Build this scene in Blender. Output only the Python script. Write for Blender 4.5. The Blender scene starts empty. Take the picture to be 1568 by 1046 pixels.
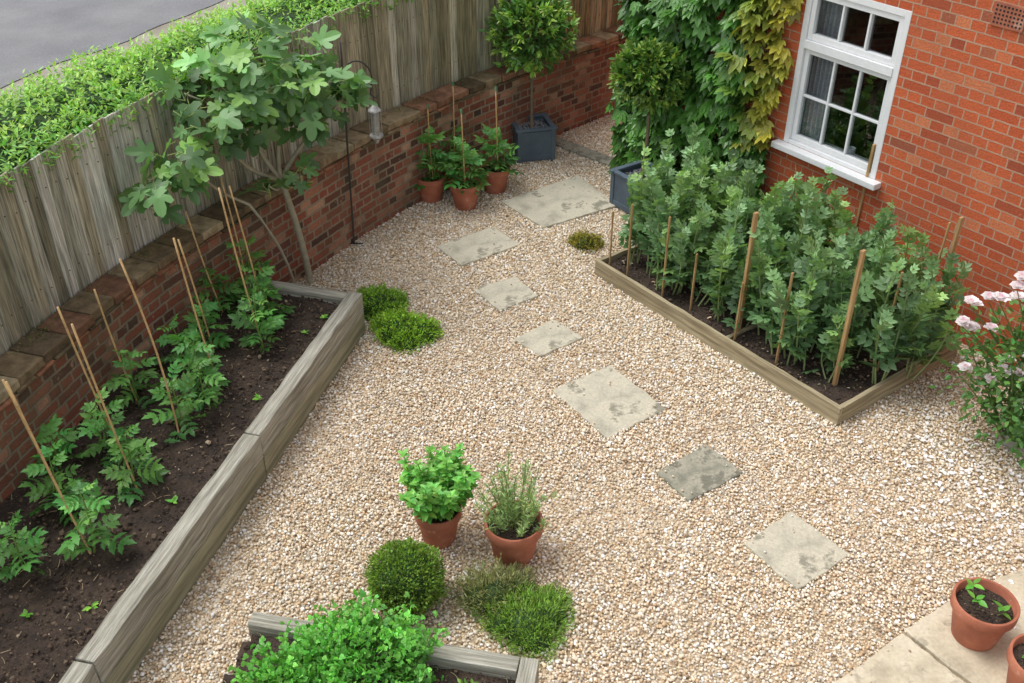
import bpy, math, numpy as np
from mathutils import Vector, noise as mnoise
rng=np.random.default_rng(7)
scene=bpy.context.scene
def srgb(r,g,b,k=1.0):
    f=lambda c:((c/255+0.055)/1.055)**2.4 if c/255>0.04045 else c/255/12.92
    return np.array([f(r),f(g),f(b)])*k
U=rng.uniform
# ------------------------------------------------------------ materials
def newmat(name):
    m=bpy.data.materials.new(name);m.use_nodes=True
    nt=m.node_tree;b=nt.nodes['Principled BSDF']
    return m,nt,b,nt.nodes.new,nt.links.new
def c4(c): return (float(c[0]),float(c[1]),float(c[2]),1)
def ramp(nt,stops,interp='LINEAR'):
    r=nt.nodes.new('ShaderNodeValToRGB');r.color_ramp.interpolation=interp
    e=r.color_ramp.elements
    while len(e)<len(stops): e.new(0.5)
    for i,(p,c) in enumerate(stops):
        e[i].position=p;e[i].color=c4(c)
    return r
def noise(nt,vec,scale,detail=4,rough=.55):
    n=nt.nodes.new('ShaderNodeTexNoise');n.inputs['Scale'].default_value=scale
    n.inputs['Detail'].default_value=detail;n.inputs['Roughness'].default_value=rough
    if vec is not None: nt.links.new(vec,n.inputs['Vector'])
    return n
def coords(nt,kind='Object',scale=(1,1,1)):
    t=nt.nodes.new('ShaderNodeTexCoord');m=nt.nodes.new('ShaderNodeMapping')
    m.inputs['Scale'].default_value=scale;nt.links.new(t.outputs[kind],m.inputs['Vector']);return m.outputs['Vector']
def mix(nt,fac,a,b,mode='MIX'):
    m=nt.nodes.new('ShaderNodeMix');m.data_type='RGBA';m.blend_type=mode
    for k,v in ((0,fac),(6,a),(7,b)):
        if isinstance(v,(int,float)): m.inputs[k].default_value=v
        elif hasattr(v,'is_output'): nt.links.new(v,m.inputs[k])
        else: m.inputs[k].default_value=c4(v)
    return m.outputs[2]
def bump(nt,h,b,strength=.5,dist=.01):
    n=nt.nodes.new('ShaderNodeBump');n.inputs['Strength'].default_value=strength;n.inputs['Distance'].default_value=dist
    nt.links.new(h,n.inputs['Height']);nt.links.new(n.outputs['Normal'],b.inputs['Normal'])
def noisemat(name,stops,scale=8,rough=.8,bs=.4,bd=.01,sc=(1,1,1),fine=60,finecol=.35,detail=6,spots=None):
    m,nt,b,N,L=newmat(name);v=coords(nt,'Object',sc)
    n=noise(nt,v,scale,detail);r=ramp(nt,stops);L(n.outputs['Fac'],r.inputs['Fac'])
    f=noise(nt,v,fine,4);fr=ramp(nt,[(.3,(1-finecol,)*3),(.7,(1,1,1))]);L(f.outputs['Fac'],fr.inputs['Fac'])
    c=mix(nt,1.0,r.outputs['Color'],fr.outputs['Color'],'MULTIPLY')
    if spots:
        s=noise(nt,v,spots[0],8,.7);sr=ramp(nt,[(spots[1],(0,0,0)),(spots[1]+.06,(1,1,1))]);L(s.outputs['Fac'],sr.inputs['Fac'])
        k=N('ShaderNodeMath');k.operation='MULTIPLY';L(sr.outputs['Color'],k.inputs[0]);k.inputs[1].default_value=spots[3]
        c=mix(nt,k.outputs[0],c,spots[2])
    L(c,b.inputs['Base Color'])
    b.inputs['Roughness'].default_value=rough;bump(nt,f.outputs['Fac'],b,bs,bd);return m
def attrmat(name,rough=.5,trans=0.0,nz=0.0,nsc=30,bs=0,spec=.5,stretch=(1,1,1),bd=.004,det=5,tt=(1.5,1.6,.7),lo=.25,hi=.75):
    m,nt,b,N,L=newmat(name);a=N('ShaderNodeVertexColor');a.layer_name='Col'
    col=a.outputs['Color']
    b.inputs['Roughness'].default_value=rough;b.inputs['Specular IOR Level'].default_value=spec
    if nz>0:
        v=coords(nt,'Object',stretch);n=noise(nt,v,nsc,det,.6)
        r=ramp(nt,[(lo,(1-nz,)*3),(hi,(1+nz*.4,)*3)]);L(n.outputs['Fac'],r.inputs['Fac'])
        col=mix(nt,1.0,col,r.outputs['Color'],'MULTIPLY')
        if bs>0: bump(nt,n.outputs['Fac'],b,bs,bd)
    L(col,b.inputs['Base Color'])
    if trans>0:
        t=N('ShaderNodeBsdfTranslucent');L(mix(nt,1.0,col,tt,'MULTIPLY'),t.inputs['Color'])
        ms=N('ShaderNodeMixShader');ms.inputs[0].default_value=trans
        L(b.outputs[0],ms.inputs[1]);L(t.outputs[0],ms.inputs[2]);L(ms.outputs[0],nt.nodes['Material Output'].inputs['Surface'])
    return m
def brickmat(name,stops,mortar,dirt,dirtcol,relief=1.0,mort=.006,wob=.010):
    m,nt,b,N,L=newmat(name);t=N('ShaderNodeTexCoord')
    ns=noise(nt,t.outputs['UV'],25,3)
    off=N('ShaderNodeVectorMath');off.operation='MULTIPLY_ADD';L(ns.outputs['Color'],off.inputs[0])
    off.inputs[1].default_value=(wob,wob,0);L(t.outputs['UV'],off.inputs[2])
    k=N('ShaderNodeTexBrick');L(off.outputs[0],k.inputs['Vector'])
    for i,v in (('Color1',(0,0,0,1)),('Color2',(1,1,1,1)),('Mortar',(.5,.5,.5,1))): k.inputs[i].default_value=v
    for i,v in (('Scale',1),('Mortar Size',mort),('Mortar Smooth',.25),('Bias',0),('Brick Width',.225),('Row Height',.073)): k.inputs[i].default_value=v
    k.offset=.5;k.squash=.5;k.squash_frequency=2
    r=ramp(nt,stops);L(k.outputs['Color'],r.inputs['Fac'])
    f=noise(nt,t.outputs['UV'],70,5,.7);fr=ramp(nt,[(.3,(.62,.6,.58)),(.7,(1.15,1.15,1.15))]);L(f.outputs['Fac'],fr.inputs['Fac'])
    c=mix(nt,1.0,r.outputs['Color'],fr.outputs['Color'],'MULTIPLY')
    c=mix(nt,k.outputs['Fac'],c,mortar)
    d=noise(nt,t.outputs['UV'],2.3,9,.68);dr=ramp(nt,[(.5-dirt*.12,(0,0,0)),(.72,(dirt,)*3)]);L(d.outputs['Fac'],dr.inputs['Fac'])
    c=mix(nt,dr.outputs['Color'],c,dirtcol)
    d2=noise(nt,t.outputs['UV'],14,8,.7);dr2=ramp(nt,[(.6,(0,0,0)),(.68,(dirt*.8,)*3)]);L(d2.outputs['Fac'],dr2.inputs['Fac'])
    c=mix(nt,dr2.outputs['Color'],c,srgb(190,160,132))
    L(c,b.inputs['Base Color']);b.inputs['Roughness'].default_value=.9
    h=N('ShaderNodeMath');h.operation='MULTIPLY_ADD';L(k.outputs['Fac'],h.inputs[0]);h.inputs[1].default_value=-1.0*relief;L(f.outputs['Fac'],h.inputs[2])
    bump(nt,h.outputs[0],b,.8,.012);return m

M_house=brickmat('house_brick',[(0,srgb(168,80,52)),(.1,srgb(198,92,54)),(.5,srgb(214,106,62)),(.8,srgb(204,100,60)),(.93,srgb(220,132,88)),(1,srgb(150,78,58))],srgb(190,154,128),.45,srgb(150,88,62))
M_gwall=brickmat('garden_wall_brick',[(0,srgb(74,54,48)),(.15,srgb(124,72,58)),(.4,srgb(170,96,74)),(.62,srgb(152,82,64)),(.85,srgb(186,122,96)),(1,srgb(206,166,138))],srgb(156,142,120),.85,srgb(96,86,66),1.3,.010,.020)
M_leaf=attrmat('leaf',.45,.25)
M_gloss=attrmat('glossy_leaf',.35,.15)
M_petal=attrmat('petal',.6,.25,tt=(1,1,1))
M_pebble=attrmat('pebble',.75,0,.2,90,det=1)
M_soilcrumb=attrmat('soil_crumb',.95,0,.3,60,det=1)
M_fence=attrmat('weathered_fence_wood',.9,0,.62,8,.7,.2,(9,9,.45),lo=.34,hi=.66)
M_coping=attrmat('coping_stone',.92,0,.6,14,.8,.2,(1,1,1),.02)
M_cane=attrmat('bamboo',.6,0,.25,25,det=2)
M_soil=noisemat('soil',[(.3,srgb(50,40,34)),(.7,srgb(90,74,61))],9,.95,1,.02,fine=45,finecol=.5)
def gravelmat():
    m,nt,b,N,L=newmat('gravel_base');v=coords(nt)
    o=N('ShaderNodeTexVoronoi');o.inputs['Scale'].default_value=62;L(v,o.inputs['Vector'])
    s=N('ShaderNodeSeparateColor');L(o.outputs['Color'],s.inputs[0])
    r=ramp(nt,[(0,srgb(184,160,126)),(.3,srgb(212,190,158)),(.6,srgb(226,210,182)),(.8,srgb(200,176,142)),(1,srgb(238,230,216))]);L(s.outputs[0],r.inputs['Fac'])
    d=ramp(nt,[(.2,(1,1,1)),(.75,(.5,.47,.44))]);L(o.outputs['Distance'],d.inputs['Fac'])
    L(mix(nt,1.0,r.outputs['Color'],d.outputs['Color'],'MULTIPLY'),b.inputs['Base Color']);b.inputs['Roughness'].default_value=.9
    bump(nt,o.outputs['Distance'],b,-1.0,.01);return m
M_gravel=gravelmat()
M_stone=noisemat('paving_stone',[(.3,srgb(156,152,134)),(.45,srgb(192,186,166)),(.62,srgb(208,200,178)),(.8,srgb(172,166,144))],4,.9,.35,.006,fine=70,finecol=.25,detail=9,spots=(4,.56,srgb(112,110,96),.75))
M_stoneB=noisemat('mossy_paving_stone',[(.34,srgb(124,124,108)),(.5,srgb(164,160,142)),(.62,srgb(190,184,164)),(.8,srgb(142,140,120))],6,.9,.35,.006,fine=60,finecol=.3,detail=9,spots=(6,.52,srgb(86,86,74),.75))
M_patio=noisemat('patio_stone',[(.3,srgb(172,160,136)),(.5,srgb(206,194,168)),(.7,srgb(220,210,188))],4,.9,.3,.006,fine=60,finecol=.2,detail=8,spots=(5,.56,srgb(140,132,114),.65))
M_sleeper=noisemat('sleeper_wood',[(.3,srgb(128,124,110)),(.5,srgb(176,172,156)),(.7,srgb(206,202,188))],5,.88,.8,.010,(.35,8,8),fine=14,finecol=.5)
M_sleeperface=noisemat('sleeper_wood_side',[(.3,srgb(124,122,98)),(.5,srgb(162,158,130)),(.7,srgb(186,180,152))],4,.88,.6,.008,(.3,7,7),fine=14,finecol=.4)
M_board=noisemat('board_wood',[(.3,srgb(132,118,90)),(.5,srgb(170,156,124)),(.7,srgb(192,178,146))],4,.85,.4,.005,(.4,8,8),fine=10,finecol=.4)
M_stake=noisemat('stake_wood',[(.3,srgb(160,124,78)),(.7,srgb(200,166,116))],5,.8,.4,.004,(6,6,.5),fine=10,finecol=.3)
M_terra=noisemat('terracotta',[(.3,srgb(146,86,64)),(.5,srgb(174,104,78)),(.68,srgb(190,124,98)),(.85,srgb(208,162,140))],6,.8,.12,.003,fine=80,finecol=.12,detail=8,spots=(11,.6,srgb(210,178,160),.5))
M_planter=noisemat('blue_grey_paint',[(.3,srgb(76,92,106)),(.7,srgb(94,110,122))],5,.6,.1,.003,fine=50,finecol=.15)
M_white=noisemat('white_paint',[(.3,(.74,.75,.76)),(.7,(.82,.82,.82))],5,.45,.05,.002,fine=40,finecol=.05)
M_asph=noisemat('asphalt',[(.3,srgb(122,122,124)),(.7,srgb(142,141,142))],1.2,.95,.5,.01,fine=90,finecol=.4)
M_verge=noisemat('verge_grit',[(.3,srgb(140,132,116)),(.7,srgb(176,170,156))],3,.95,.5,.01,fine=50,finecol=.4)
M_ground=noisemat('earth_and_grass',[(.35,srgb(70,78,40)),(.6,srgb(84,100,50))],2,.95,.6,.02)
M_iron=noisemat('dark_iron',[(.3,(.02,.02,.02)),(.7,(.05,.045,.04))],20,.6,.2,.002)
M_galv=noisemat('galvanised_metal',[(.3,(.4,.4,.39)),(.7,(.55,.55,.53))],20,.45,.1,.002);M_galv.node_tree.nodes['Principled BSDF'].inputs['Metallic'].default_value=.4
M_roof=noisemat('roof_tile',[(.3,srgb(110,62,48)),(.7,srgb(150,88,66))],6,.9,.5,.02)
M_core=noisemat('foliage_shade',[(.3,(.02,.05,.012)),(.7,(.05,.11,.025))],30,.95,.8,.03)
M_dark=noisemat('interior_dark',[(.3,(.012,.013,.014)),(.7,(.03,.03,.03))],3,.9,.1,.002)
M_curtain=noisemat('curtain',[(.3,(.6,.62,.65)),(.7,(.74,.75,.76))],6,.9,.1,.002)
def glassmat():
    m,nt,b,N,L=newmat('window_glass');g=N('ShaderNodeBsdfGlossy');g.inputs['Roughness'].default_value=.02
    t=N('ShaderNodeBsdfTransparent');t.inputs['Color'].default_value=(.8,.83,.84,1)
    ms=N('ShaderNodeMixShader');ms.inputs[0].default_value=.1;L(t.outputs[0],ms.inputs[1]);L(g.outputs[0],ms.inputs[2])
    L(ms.outputs[0],nt.nodes['Material Output'].inputs['Surface']);return m
M_glass=glassmat()

# ------------------------------------------------------------ mesh builder
def link(o,parent=None):
    scene.collection.objects.link(o)
    if parent is not None: o.parent=parent
    return o
def empty(name,loc=(0,0,0),rz=0):
    e=bpy.data.objects.new(name,None);e.location=loc;e.rotation_euler=(0,0,rz);return link(e)
class T:
    def __init__(s,v,f):
        s.v=np.array(v,float);s.f=[tuple(x) for x in f];s.flat=np.array([i for x in s.f for i in x],int);s.sz=np.array([len(x) for x in s.f],int)
def merge(parts):
    v=[];f=[];o=0
    for a in parts:
        v+=a.v.tolist();f+=[tuple(i+o for i in x) for x in a.f];o+=len(a.v)
    return T(v,f)
def xf(t,R=None,s=1,p=(0,0,0)):
    v=t.v*s
    if R is not None: v=v@np.array(R).T
    return T(v+np.array(p),t.f)
class MB:
    def __init__(s): s.V=[];s.F=[];s.S=[];s.C=[];s.n=0
    def add(s,t,R,sc,pos,col):
        N=len(pos);k=len(t.v)
        sc=np.asarray(sc,float)
        V=t.v[None]*(sc[:,None,None] if sc.ndim==1 else sc[:,None,:])
        V=np.einsum('nij,nkj->nki',R,V)+pos[:,None,:]
        s.V.append(V.reshape(-1,3));s.C.append(np.repeat(np.clip(col,0,1),k,axis=0))
        s.F.append((t.flat[None]+(np.arange(N)*k)[:,None]+s.n).ravel());s.S.append(np.tile(t.sz,N));s.n+=N*k
    def raw(s,v,f,col):
        t=T(v,f);s.V.append(t.v);s.C.append(np.tile(np.array(col,float),(len(v),1)));s.F.append(t.flat+s.n);s.S.append(t.sz);s.n+=len(v)
    def tube(s,pts,rad,col,sides=6):
        pts=np.array(pts,float);n=len(pts);rad=np.broadcast_to(rad,(n,)) if np.ndim(rad) else np.full(n,rad)
        v=[];f=[]
        for i in range(n):
            d=pts[min(i+1,n-1)]-pts[max(i-1,0)];d/=np.linalg.norm(d)+1e-9
            h=np.array([0,0,1.]) if abs(d[2])<.9 else np.array([1.,0,0])
            a=np.cross(d,h);a/=np.linalg.norm(a);b=np.cross(d,a)
            for j in range(sides):
                t=2*math.pi*j/sides;v.append(pts[i]+rad[i]*(a*math.cos(t)+b*math.sin(t)))
        for i in range(n-1):
            for j in range(sides):
                f.append((i*sides+j,i*sides+(j+1)%sides,(i+1)*sides+(j+1)%sides,(i+1)*sides+j))
        f.append(tuple(range(sides)));f.append(tuple((n-1)*sides+j for j in range(sides)))
        s.raw(v,f,col)
    def make(s,name,mat,parent=None,smooth=False,loc=(0,0,0)):
        V=np.concatenate(s.V)-np.array(loc);F=np.concatenate(s.F);S=np.concatenate(s.S);C=np.concatenate(s.C)
        me=bpy.data.meshes.new(name);me.vertices.add(len(V));me.vertices.foreach_set('co',V.ravel().astype(np.float32))
        me.loops.add(len(F));me.loops.foreach_set('vertex_index',F.astype(np.int32))
        me.polygons.add(len(S));me.polygons.foreach_set('loop_start',np.concatenate([[0],np.cumsum(S)[:-1]]).astype(np.int32))
        me.polygons.foreach_set('use_smooth',np.full(len(S),smooth,dtype=bool))
        me.update(calc_edges=True)
        a=me.color_attributes.new('Col','FLOAT_COLOR','POINT');a.data.foreach_set('color',np.hstack([C,np.ones((len(C),1))]).ravel().astype(np.float32))
        me.materials.append(mat);o=bpy.data.objects.new(name,me);o.location=loc;return link(o,parent)
def norm(a): return a/(np.linalg.norm(a,axis=-1,keepdims=True)+1e-9)
def basis(d,n):
    d=norm(d);x=norm(np.cross(d,n));z=np.cross(x,d);return np.stack([x,d,z],axis=2)
def azel(az,el): return np.stack([np.cos(az)*np.cos(el),np.sin(az)*np.cos(el),np.sin(el)],1)
def ovate(w=.5,ts=(0,.18,.45,.75,1),ws=(0,.75,1,.6,0),fold=.12,droop=.15):
    v=[(0,0,0)];f=[];prev=None
    for t,q in list(zip(ts,ws))[1:-1]:
        x=w*.5*q;z=-droop*t*t;i=len(v);v+=[(-x,t,z+fold*x*2),(0,t,z),(x,t,z+fold*x*2)]
        if prev is None: f+=[(0,i+1,i),(0,i+2,i+1)]
        else: f+=[(prev,prev+1,i+1,i),(prev+1,prev+2,i+2,i+1)]
        prev=i
    v.append((0,1,-droop));k=len(v)-1;f+=[(prev,prev+1,k),(prev+1,prev+2,k)];return T(v,f)
LEAF=ovate();LANCE=ovate(.3,fold=.1,droop=.2);SMALL=ovate(.5,(0,.5,1),(0,1,0),.15,.1);NEEDLE=ovate(.16,(0,.5,1),(0,1,0),.1,.05)
BEANL=ovate(.54,fold=.1,droop=.08)
JAG=ovate(.62,(0,.12,.26,.38,.52,.64,.78,1),(0,.7,.5,1,.62,.8,.4,0),.1,.3)
def rotz(a): c,s=math.cos(a),math.sin(a);return [[c,-s,0],[s,c,0],[0,0,1]]
def rachis(L,droop,w=.008): 
    v=[];f=[]
    for i in range(5):
        t=L*i/4;v+=[(-w,t,-droop*t*t+.002),(w,t,-droop*t*t+.002)]
        if i: f.append((2*i-2,2*i-1,2*i+1,2*i))
    return T(v,f)
def compound(tp,ang,size,leaf,droop,term):
    parts=[rachis(tp[-1],droop)]
    for t,s in zip(tp,size):
        for sd in (-1,1): parts.append(xf(leaf,rotz(sd*ang),s,(0,t,-droop*t*t)))
    t=tp[-1];parts.append(xf(leaf,None,term,(0,t,-droop*t*t)));return merge(parts)
TOMATO=compound((.28,.5,.68),1.15,(.3,.42,.36),JAG,.45,.42)
BEANC=compound((.2,.55),.95,(.62,.58),BEANL,.1,.5)
PALM=merge([xf(LEAF,rotz(a),s) for a,s in ((-1.25,.62),(-.62,.85),(0,1),(.62,.85),(1.25,.62))])
PARS=merge([xf(ovate(.8,(0,.35,.7,1),(0,.9,1,0),.1,.2),rotz(a),s) for a,s in ((-1.1,.7),(0,1),(1.1,.7))])
def figleaf():
    h=[(0.0,0.0),(0.18,-0.12),(0.38,-0.05),(0.42,0.10),(0.22,0.22),(0.46,0.36),(0.54,0.56),(0.40,0.64),(0.19,0.48),(0.22,0.72),(0.14,0.92),(0,1.0)]
    pts=h+[(-x,y) for x,y in h[-2:0:-1]]
    v=[(0,.32,-.03)]+[(x,y,.14*abs(x)-.28*max(y,0)**2) for x,y in pts];n=len(pts)
    return T(v,[(0,1+i,1+(i+1)%n) for i in range(n)])
FIG=figleaf()
def leaves(mb,t,pos,az,el,size,col,tilt=.35):
    n=np.array([0,0,1.])+rng.normal(0,tilt,(len(pos),3));d=azel(az,el)
    n=np.where(np.abs(d[:,2:3])>.85,n+np.stack([-np.cos(az),-np.sin(az),0*az],1)*1.5,n)
    mb.add(t,basis(d,n),size,pos,col)
def lcol(base,N,v=.25,yel=.1):
    b=np.array(base)[None]*np.exp(rng.normal(0,v,(N,1)));b[:,0]*=1+rng.normal(0,yel,N)*1.5;return np.clip(b,0,1)
BOX=T([(-.5,-.5,-.5),(.5,-.5,-.5),(.5,.5,-.5),(-.5,.5,-.5),(-.5,-.5,.5),(.5,-.5,.5),(.5,.5,.5),(-.5,.5,.5)],[(0,3,2,1),(4,5,6,7),(0,1,5,4),(1,2,6,5),(2,3,7,6),(3,0,4,7)])
def boxes(name,items,mat,parent=None,bev=.004,segs=2):
    mb=MB()
    for (c,s) in items: mb.add(BOX,np.eye(3)[None],np.array([s],float),np.array([c],float),np.ones((1,3))*.5)
    o=mb.make(name,mat,parent)
    if bev: m=o.modifiers.new('bevel','BEVEL');m.width=bev;m.segments=segs;m.limit_method='ANGLE'
    return o
def beam(name,p0,p1,w,h,z0,mat,parent,side=1,bev=.006,jit=.003):
    """timber whose outer top edge runs p0-p1; side=+1 puts its body to the left of p0->p1"""
    p0=np.array(p0,float);p1=np.array(p1,float);d=p1-p0;L=np.linalg.norm(d);a=math.atan2(d[1],d[0])
    mb=MB();n=max(2,int(L/.12));v=[];f=[]
    for i in range(n+1):
        x=-L/2+L*i/n
        j=lambda:U(-jit,jit)
        v+=[(x,j()-w/2,-h/2),(x,j()+w/2,-h/2),(x,j()+w/2,h/2+j()),(x,j()-w/2,h/2+j())]
        if i:
            b=4*i-4
            for k in range(4): f.append((b+k,b+(k+1)%4,b+4+(k+1)%4,b+4+k))
    f.append((0,3,2,1));b=4*n;f.append((b,b+1,b+2,b+3));mb.raw(v,f,(.5,.5,.5))
    o=mb.make(name,mat,parent);nrm=np.array([-d[1],d[0]])/L*side*w/2
    o.location=((p0+p1)[0]/2+nrm[0],(p0+p1)[1]/2+nrm[1],z0+h/2);o.rotation_euler=(0,0,a)
    m=o.modifiers.new('bevel','BEVEL');m.width=bev;m.segments=2;m.limit_method='ANGLE';return o
def inpoly(P,poly):
    x,y=P[:,0],P[:,1];r=np.zeros(len(P),bool);n=len(poly)
    for i in range(n):
        x1,y1=poly[i];x2,y2=poly[(i+1)%n]
        c=((y1>y)!=(y2>y))&(x<(x2-x1)*(y-y1)/((y2-y1)+1e-12)+x1);r^=c
    return r
def sheet(name,poly,z,mat,parent=None):
    me=bpy.data.meshes.new(name);me.from_pydata([(x,y,z) for x,y in poly],[],[tuple(range(len(poly)))]);me.materials.append(mat)
    o=bpy.data.objects.new(name,me);return link(o,parent)
import bmesh
def icos():
    bm=bmesh.new();bmesh.ops.create_icosphere(bm,subdivisions=1,radius=1);bm.verts.ensure_lookup_table()
    v=np.array([x.co[:] for x in bm.verts]);f=[[q.index for q in x.verts] for x in bm.faces];bm.free();return v,f
IV,IF=icos()
PEB=[T(IV*(1+rng.normal(0,.16,(len(IV),1)))*np.array([1,U(.7,.95),U(.5,.75)]),IF) for _ in range(8)]
def pebbles(mb,P,z,rad,pal,w,tint=None):
    N=len(P);idx=rng.integers(0,8,N);pc=np.array(pal)[rng.choice(len(pal),N,p=np.array(w)/sum(w))]*np.exp(rng.normal(0,.08,(N,1)))
    if tint is not None: pc=pc*tint[:,None]
    tilt=.45;ang=U(0,6.28,N)
    d=np.stack([np.cos(ang),np.sin(ang),rng.normal(0,tilt,N)],1);n=np.array([0,0,1.])+rng.normal(0,tilt,(N,3));R=basis(d,n)
    for k in range(8):
        m=idx==k;mb.add(PEB[k],R[m],rad[m],np.column_stack([P[m],z[m]]),pc[m])
def grid(x0,x1,y0,y1,sp):
    gx,gy=np.meshgrid(np.arange(x0,x1,sp),np.arange(y0,y1,sp));P=np.column_stack([gx.ravel(),gy.ravel()]);return P+U(-.5,.5,P.shape)*sp

# ------------------------------------------------------------ garden wall path
ctrl=np.array([(-3.75,.8),(-3.4,2.0),(-3.08,3.2),(-2.84,4.2),(-2.63,5.0),(-2.40,5.7),(-2.06,6.42),(-1.62,7.22),(-1.17,8.0),(-.52,8.90),(0,9.5),(.55,10.08),(1.38,10.9),(2.3,11.8),(3.4,12.8)])
def smooth(c,n=8):
    out=[]
    for i in range(len(c)-1):
        p0=c[max(i-1,0)];p1=c[i];p2=c[i+1];p3=c[min(i+2,len(c)-1)]
        for k in range(n):
            t=k/n;out.append(.5*((2*p1)+(-p0+p2)*t+(2*p0-5*p1+4*p2-p3)*t*t+(-p0+3*p1-3*p2+p3)*t**3))
    out.append(c[-1]);return np.array(out)
WP=smooth(ctrl);seg=np.linalg.norm(np.diff(WP,axis=0),axis=1);WS=np.concatenate([[0],np.cumsum(seg)])
def wall_at(s,off=0.0):
    s=np.asarray(s,float);x=np.interp(s,WS,WP[:,0]);y=np.interp(s,WS,WP[:,1])
    e=.15;tx=np.interp(s+e,WS,WP[:,0])-np.interp(s-e,WS,WP[:,0]);ty=np.interp(s+e,WS,WP[:,1])-np.interp(s-e,WS,WP[:,1])
    l=np.hypot(tx,ty);tx/=l;ty/=l;return np.stack([x-ty*off,y+tx*off],-1),np.stack([tx,ty],-1)
SL=WS[-1]
def gardenwall():
    ss=np.arange(0,SL,.2);F0,_=wall_at(ss,0);B0,_=wall_at(ss,.215);zt=.80
    v=[];f=[];uv=[]
    def strip(P,z0,z1):
        o=len(v)
        for i,p in enumerate(P): v.append((*p,z0));v.append((*p,z1))
        for i in range(len(P)-1):
            q=(o+2*i,o+2*i+2,o+2*i+3,o+2*i+1)
            f.append(q);uv.append([(ss[i],z0),(ss[i+1],z0),(ss[i+1],z1),(ss[i],z1)])
    strip(F0,-.1,zt);strip(B0,-.1,zt)
    me=bpy.data.meshes.new('wall');me.from_pydata(v,[],f);l=me.uv_layers.new(name='UVMap')
    l.data.foreach_set('uv',np.array(uv,np.float32).ravel());me.materials.append(M_gwall)
    root=empty('brick_garden_wall');link(bpy.data.objects.new('brickwork',me),root)
    mb=MB()
    for (w,h,z,off,Lb,pal) in ((.27,.022,.811,.105,.17,[srgb(140,98,74),srgb(118,100,76),srgb(104,92,70)]),(.245,.062,.855,.108,.225,[srgb(150,132,104),srgb(132,114,88),srgb(164,148,118),srgb(116,100,78),srgb(140,104,82)])):
        s=np.arange(.1,SL-.1,Lb);N=len(s);P,t=wall_at(s,off);a=rng.normal(0,.02,N);tx=t[:,0]*np.cos(a)-t[:,1]*np.sin(a);ty=t[:,0]*np.sin(a)+t[:,1]*np.cos(a)
        R=np.zeros((N,3,3));R[:,0,0]=tx;R[:,1,0]=ty;R[:,0,1]=-ty;R[:,1,1]=tx;R[:,2,2]=1
        pos=np.column_stack([P+rng.normal(0,.005,(N,2)),np.full(N,z)+rng.normal(0,.003,N)])
        sc=np.column_stack([np.full(N,Lb-.010),w+rng.normal(0,.006,N),np.full(N,h)])
        mb.add(BOX,R,sc,pos,np.array(pal)[rng.integers(0,len(pal),N)]*np.exp(rng.normal(0,.15,(N,1))))
    o=mb.make('coping',M_coping,root);m=o.modifiers.new('b','BEVEL');m.width=.009;m.segments=2
    mb=MB();A,_=wall_at(ss,.0);B,_=wall_at(ss,.213);vv=[];ff=[]
    for i in range(len(ss)):
        vv+=[(*A[i],.80),(*A[i],.872),(*B[i],.872),(*B[i],.80)]
        if i:
            b=4*i-4
            for k in range(3): ff.append((b+k,b+k+1,b+5+k,b+4+k))
    mb.raw(vv,ff,srgb(116,106,82));mb.make('mortar_bed',M_coping,root)
    mb=MB();n=2600;c=U(0,SL,60);s=np.clip(c[rng.integers(0,60,n)]+rng.normal(0,.07,n),.1,SL-.1);P,t=wall_at(s,0);o=np.clip(rng.normal(.16,.05,n),.0,.24);P=P+np.column_stack([-t[:,1],t[:,0]])*o[:,None]
    mb.add(SMALL,basis(azel(U(0,6.28,n),U(.3,1.2,n)),np.array([0,0,1.])+rng.normal(0,.4,(n,3))),U(.008,.018,n),np.column_stack([P,np.full(n,.884)]),lcol(srgb(96,106,50),n,.3));mb.make('moss',M_leaf,root)
gardenwall()
# ------------------------------------------------------------ fence
def fence():
    root=empty('wooden_fence');mb=MB();s=np.arange(.1,SL-.1,.088);N=len(s);P,t=wall_at(s,.25)
    top=np.interp(s,[0,5,9,SL],[1.78,1.82,1.88,1.9]);R=np.zeros((N,3,3));a=rng.normal(0,.012,N)+.13
    ca,sa=np.cos(a),np.sin(a);tx=t[:,0]*ca-t[:,1]*sa;ty=t[:,0]*sa+t[:,1]*ca
    R[:,0,0]=tx;R[:,1,0]=ty;R[:,0,1]=-ty;R[:,1,1]=tx;R[:,2,2]=1
    z0=.80;pos=np.column_stack([P,(top+z0)/2+rng.normal(0,.007,N)]);sc=np.column_stack([np.full(N,.104),np.full(N,.014),top-z0])
    pal=np.array([srgb(188,186,170),srgb(168,166,148),srgb(202,200,188),srgb(176,168,144),srgb(150,146,124)])
    old=np.clip((s-7.5)/3,0,1)[:,None]
    col=pal[rng.integers(0,5,N)]*np.exp(rng.normal(0,.12,(N,1)));col=col*(1-old)+col*old*np.array([.84,.82,.62])
    mb.add(BOX,R,sc,pos,col)
    mb.make('boards',M_fence,root)
    mb=MB()
    for z in (1.05,1.6):
        s2=np.arange(0.1,SL-.1,.2);P2,_=wall_at(s2,.30);mb.tube(np.column_stack([P2,np.full(len(s2),z)]),.03,srgb(120,110,90),4)
    for q in np.arange(.5,SL,1.8):
        P2,_=wall_at(np.array([q]),.33);mb.tube([(*P2[0],0),(*P2[0],1.75)],.06,srgb(110,100,84),4)
    mb.make('rails_and_posts',M_fence,root)
    mb=MB()
    for z in (1.05,1.6):
        P3,_=wall_at(s,.239);n=len(s);mb.add(BOX,R,np.tile([.006,.006,.006],(n,1)),np.column_stack([P3,np.full(n,z)+rng.normal(0,.012,n)]),np.tile(srgb(96,88,78),(n,1)))
    mb.make('nail_heads',M_fence,root)
fence()
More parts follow.
